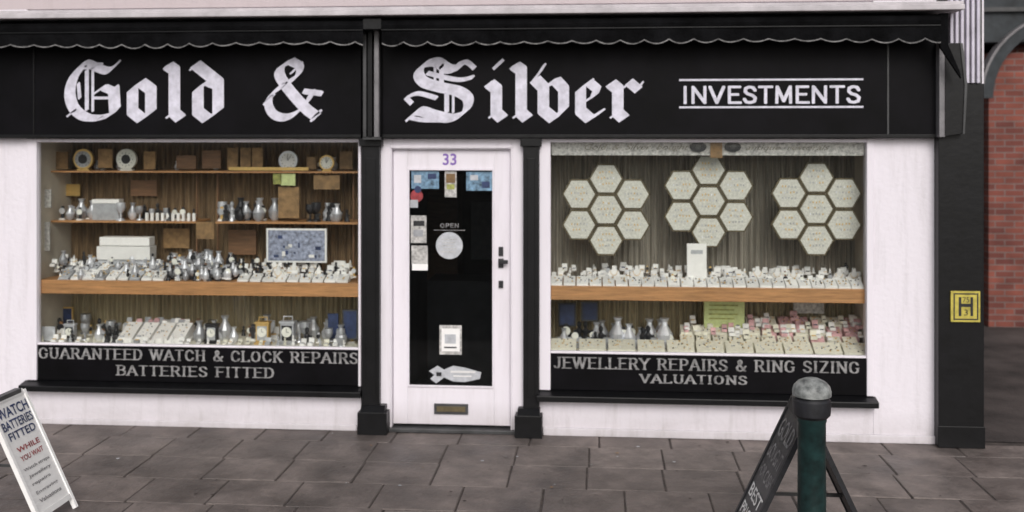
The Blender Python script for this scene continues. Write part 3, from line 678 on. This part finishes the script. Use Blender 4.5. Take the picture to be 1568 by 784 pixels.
# ------------------------------------------------------------------ hydrant sign
b=MB(); Y=-.116; r=rect(1456,446,1501,493,Y); 
b.box(r[0],r[1],Y,-.1005,r[2],r[3],'yellow')
for (p,q_,s_,t_) in ((1460,449,1462,490),(1496,449,1498,490),(1462,449,1496,451),(1462,488,1496,490),(1468,455,1472,484),(1486,455,1490,484),(1472,465,1486,470)):
    k=rect(p,q_,s_,t_,Y); b.box(k[0],k[1],Y-.002,Y,k[2],k[3],'dark')
txt(b,'75',rect(1474,455,1484,463,Y),Y-.002,'dark'); txt(b,'3',rect(1476,474,1482,483,Y),Y-.002,'dark')
b.obj('fire_hydrant_sign')

# ------------------------------------------------------------------ bollard
b=MB(); bx,by=X(1243,-2.7),-2.7
b.lathe(bx,by,0,[(.10,0),(.10,.05),(.085,.08),(.070,.12),(.068,.86),(.072,.868),(.072,.885)],32,'bgreen')
b.lathe(bx,by,.885,[(.076,0),(.090,.015),(.092,.045),(.092,.085),(.080,.1)],32,'dark')
b.lathe(bx,by,.985,[(.076,0),(.094,.008),(.095,.03),(.088,.055),(.066,.078),(.035,.092),(.008,.097)],32,'bcap')
o=b.obj('bollard',smooth=True)

# ------------------------------------------------------------------ sandwich boards
def aboard(ax,y0,y1,h,spread,side,frame,panel,content):
    b=MB(); L_=math.hypot(spread,h)
    for sgn in (-1,1):
        def P(u,v,n): 
            return (ax+sgn*(spread*(1-v))+sgn*n*h/L_, y0+(y1-y0)*u, h*v+n*spread/L_)
        def slab(u0,u1,v0,v1,n0,n1,m):
            vs=[P(u,v,n) for n in (n0,n1) for (u,v) in ((u0,v0),(u1,v0),(u1,v1),(u0,v1))]
            b.mesh(vs,[(0,3,2,1),(4,5,6,7),(0,1,5,4),(1,2,6,5),(2,3,7,6),(3,0,4,7)],m)
        fw=.06
        slab(0,fw,0,1,-.012,.014,frame); slab(1-fw,1,0,1,-.012,.014,frame); slab(fw,1-fw,.93 if frame!='wbox' else .97,1,-.012,.012,frame); slab(fw,1-fw,.08,.12,-.012,.012,frame)
        slab(fw,1-fw,.12,.93 if frame!='wbox' else .97,-.004,.006,panel)
        if sgn==side:
            for body,u0,u1,v0,v1,m in content:
                if body is None: slab(u0,u1,v0,v1,.006,.009,m); continue
                vs,fs=textgeo(body,.015)
                f=(lambda u:u) if sgn>0 else (lambda u:1-u)
                b.mesh([P(f(u0+(u1-u0)*a),v0+(v1-v0)*c,.010) for a,c in vs],fs,m)
    b.box(ax-.02,ax+.02,y0+.06,y1-.06,h-.005,h+.02,'dgrey')
    b.box(ax-spread*.55,ax+spread*.55,(y0+y1)/2-.008,(y0+y1)/2+.008,h*.42,h*.44,'dgrey')
    return b.obj('sandwich_board')
aboard(-3.53,-2.20,-1.80,.72,.34,1,'wbox','wbox',[('WATCH',.1,.9,.85,.93,'navy'),('BATTERIES',.1,.9,.76,.83,'navy'),('FITTED',.15,.85,.68,.74,'navy'),('WHILE',.2,.8,.58,.62,'red'),('YOU WAIT',.2,.8,.51,.55,'red'),
  ('Watch straps',.15,.85,.43,.46,'grey'),('Jewellery',.2,.8,.37,.4,'grey'),('repairs',.2,.7,.31,.34,'grey'),('Engraving',.2,.8,.24,.27,'grey'),('Valuations',.2,.8,.18,.21,'grey')])
aboard(1.10,-2.5,-2.05,.83,.39,-1,'dark','dgrey',[('GOLD',.14,.86,.76,.88,'text'),('BOUGHT',.14,.86,.62,.72,'text'),('FOR CASH',.14,.86,.5,.58,'text'),('BEST',.14,.86,.36,.44,'wbox'),('PRICES',.14,.86,.24,.32,'wbox'),(None,.12,.88,.14,.2,'wbox')])

# ------------------------------------------------------------------ ground
b=MB(); b.poly([(-300,-300,-.13),(300,-300,-.13),(300,300,-.13),(-300,300,-.13)],'asph'); b.obj('road')
b=MB(); b.box(-40,40,-3.2,.1,-.12,-.008,'grout')
ys_=[0]; 
while ys_[-1]>-3.1: ys_.append(ys_[-1]-(.30 if len(ys_)==1 else .46))
for j in range(len(ys_)-1):
    off=[0,.03,.0,.22,.26,.0,.26,.1][j%8]; x=-12+off
    while x<12:
        w=.52+R(-.015,.015); g=.0042
        dz=R(-.003,.002); 
        x0,x1,y0,y1=x+g,x+w-g,ys_[j+1]+g,ys_[j]-g
        k=[R(-.004,.004) for _ in range(4)]; h=[R(-.005,.005) for _ in range(4)]
        vs=[(x0,y0,-.05),(x1,y0,-.05),(x1,y1,-.05),(x0,y1,-.05),(x0+abs(h[0]),y0,dz+k[0]),(x1-abs(h[1]),y0,dz+k[1]),(x1-abs(h[2]),y1,dz+k[2]),(x0+abs(h[3]),y1,dz+k[3])]
        b.mesh(vs,[(0,3,2,1),(4,5,6,7),(0,1,5,4),(1,2,6,5),(2,3,7,6),(3,0,4,7)],'slab')
        x+=w
b.obj('pavement',bevel=.006)
b=MB(); x=-40
while x<40: b.box(x+.003,x+.897,-3.35,-3.2,-.12,.0,'kerb'); x+=.9
b.obj('kerb',bevel=.012)
b=MB(); b.poly([(XC,.1,-.005),(40,.1,-.005),(40,60,-.005),(XC,60,-.005)],'lane'); b.obj('side_lane')
# scattered litter, gum and leaves
b=MB()
for i in range(70):
    x,y=R(-5,4),R(-2.3,-.1); r=R(.006,.016); a0_=R(0,6)
    b.poly([(x+r*R(.6,1.2)*math.cos(a0_+k*1.05),y+r*R(.6,1.2)*math.sin(a0_+k*1.05),.0085) for k in range(6)],random.choice(['plaque','grout','grbox','grout','kerb']))
b.obj('pavement_litter',recalc=False)

# ------------------------------------------------------------------ brick building across the lane
e=empty('brick_building'); b=MB()
bx0=X(1514,5.0)
b.box(bx0,16,5,5.3,0,3.3,'brick'); b.box(bx0,bx0+.3,5.3,14,0,7,'brick'); b.box(bx0,16,5.3,14,3.3,7,'brick')
b.obj('walls',e)
b=MB(); b.box(bx0-.1,16,4.9,5.28,3.42,4.3,'slate'); b.box(bx0-.12,16,4.84,4.9,3.78,3.83,'dgrey')
cx,cz=bx0+.85,2.75
for r0,r1,mm,yy in ((.99,1.02,'grey',4.80),(.86,.99,'slate',4.83)):
    for i in range(24):
        a,c=math.pi*i/24,math.pi*(i+1)/24
        b.prism([(cx+r1*math.cos(a),cz+r1*math.sin(a)),(cx+r1*math.cos(c),cz+r1*math.sin(c)),(cx+r0*math.cos(c),cz+r0*math.sin(c)),(cx+r0*math.cos(a),cz+r0*math.sin(a))],yy,4.97,mm)
b.obj('arched_trim_and_eaves',e)
b=MB(); b.xprism([(4.8,7),(14.2,7),(9.5,9.5)],bx0-.3,16.2,'slate'); b.obj('roof',e)
b=MB(); b.box(XC,bx0,5.6,5.7,0,4.5,'slate'); 
for i in range(12): b.box(XC+.02+i*.17,XC+.16+i*.17,5.57,5.6,.05,4.4,'inter')
b.obj('dark_gap_wall')  # added dark wall, stands in for the darkness of the open gap

# ------------------------------------------------------------------ light
w=bpy.data.worlds.new('World'); scene.world=w; w.use_nodes=True; nt=w.node_tree
sky=nt.nodes.new('ShaderNodeTexSky'); sky.sky_type='NISHITA'; sky.sun_disc=False
EL=math.radians(35); sky.sun_elevation=EL; sky.sun_rotation=math.radians(170); sky.dust_density=3; sky.air_density=1.0
hs=nt.nodes.new('ShaderNodeHueSaturation'); hs.inputs['Saturation'].default_value=.3
bg=nt.nodes['Background']; bg.inputs['Strength'].default_value=.128
nt.links.new(sky.outputs[0],hs.inputs['Color']); nt.links.new(hs.outputs[0],bg.inputs['Color'])
s=bpy.data.lights.new('sun','SUN'); s.energy=1.2; s.angle=math.radians(30); s.color=(1,.96,.93)
so=bpy.data.objects.new('sun',s); scene.collection.objects.link(so); so.rotation_euler=(math.pi/2-EL,0,math.radians(10)); so.location=(0,-5,10)
# ------------------------------------------------------------------ camera
c=bpy.data.cameras.new('camera'); co=bpy.data.objects.new('camera',c); scene.collection.objects.link(co)
co.location=(0,-D,H); co.rotation_euler=(math.pi/2,0,TH); c.sensor_width=36; c.lens=36*F/1568; c.shift_y=-(392-212)/1568; c.clip_end=1000
c.dof.use_dof=True; c.dof.focus_distance=5.6; c.dof.aperture_fstop=1.6
scene.camera=co
scene.view_settings.view_transform='Standard'; scene.view_settings.look='None'; scene.view_settings.exposure=0
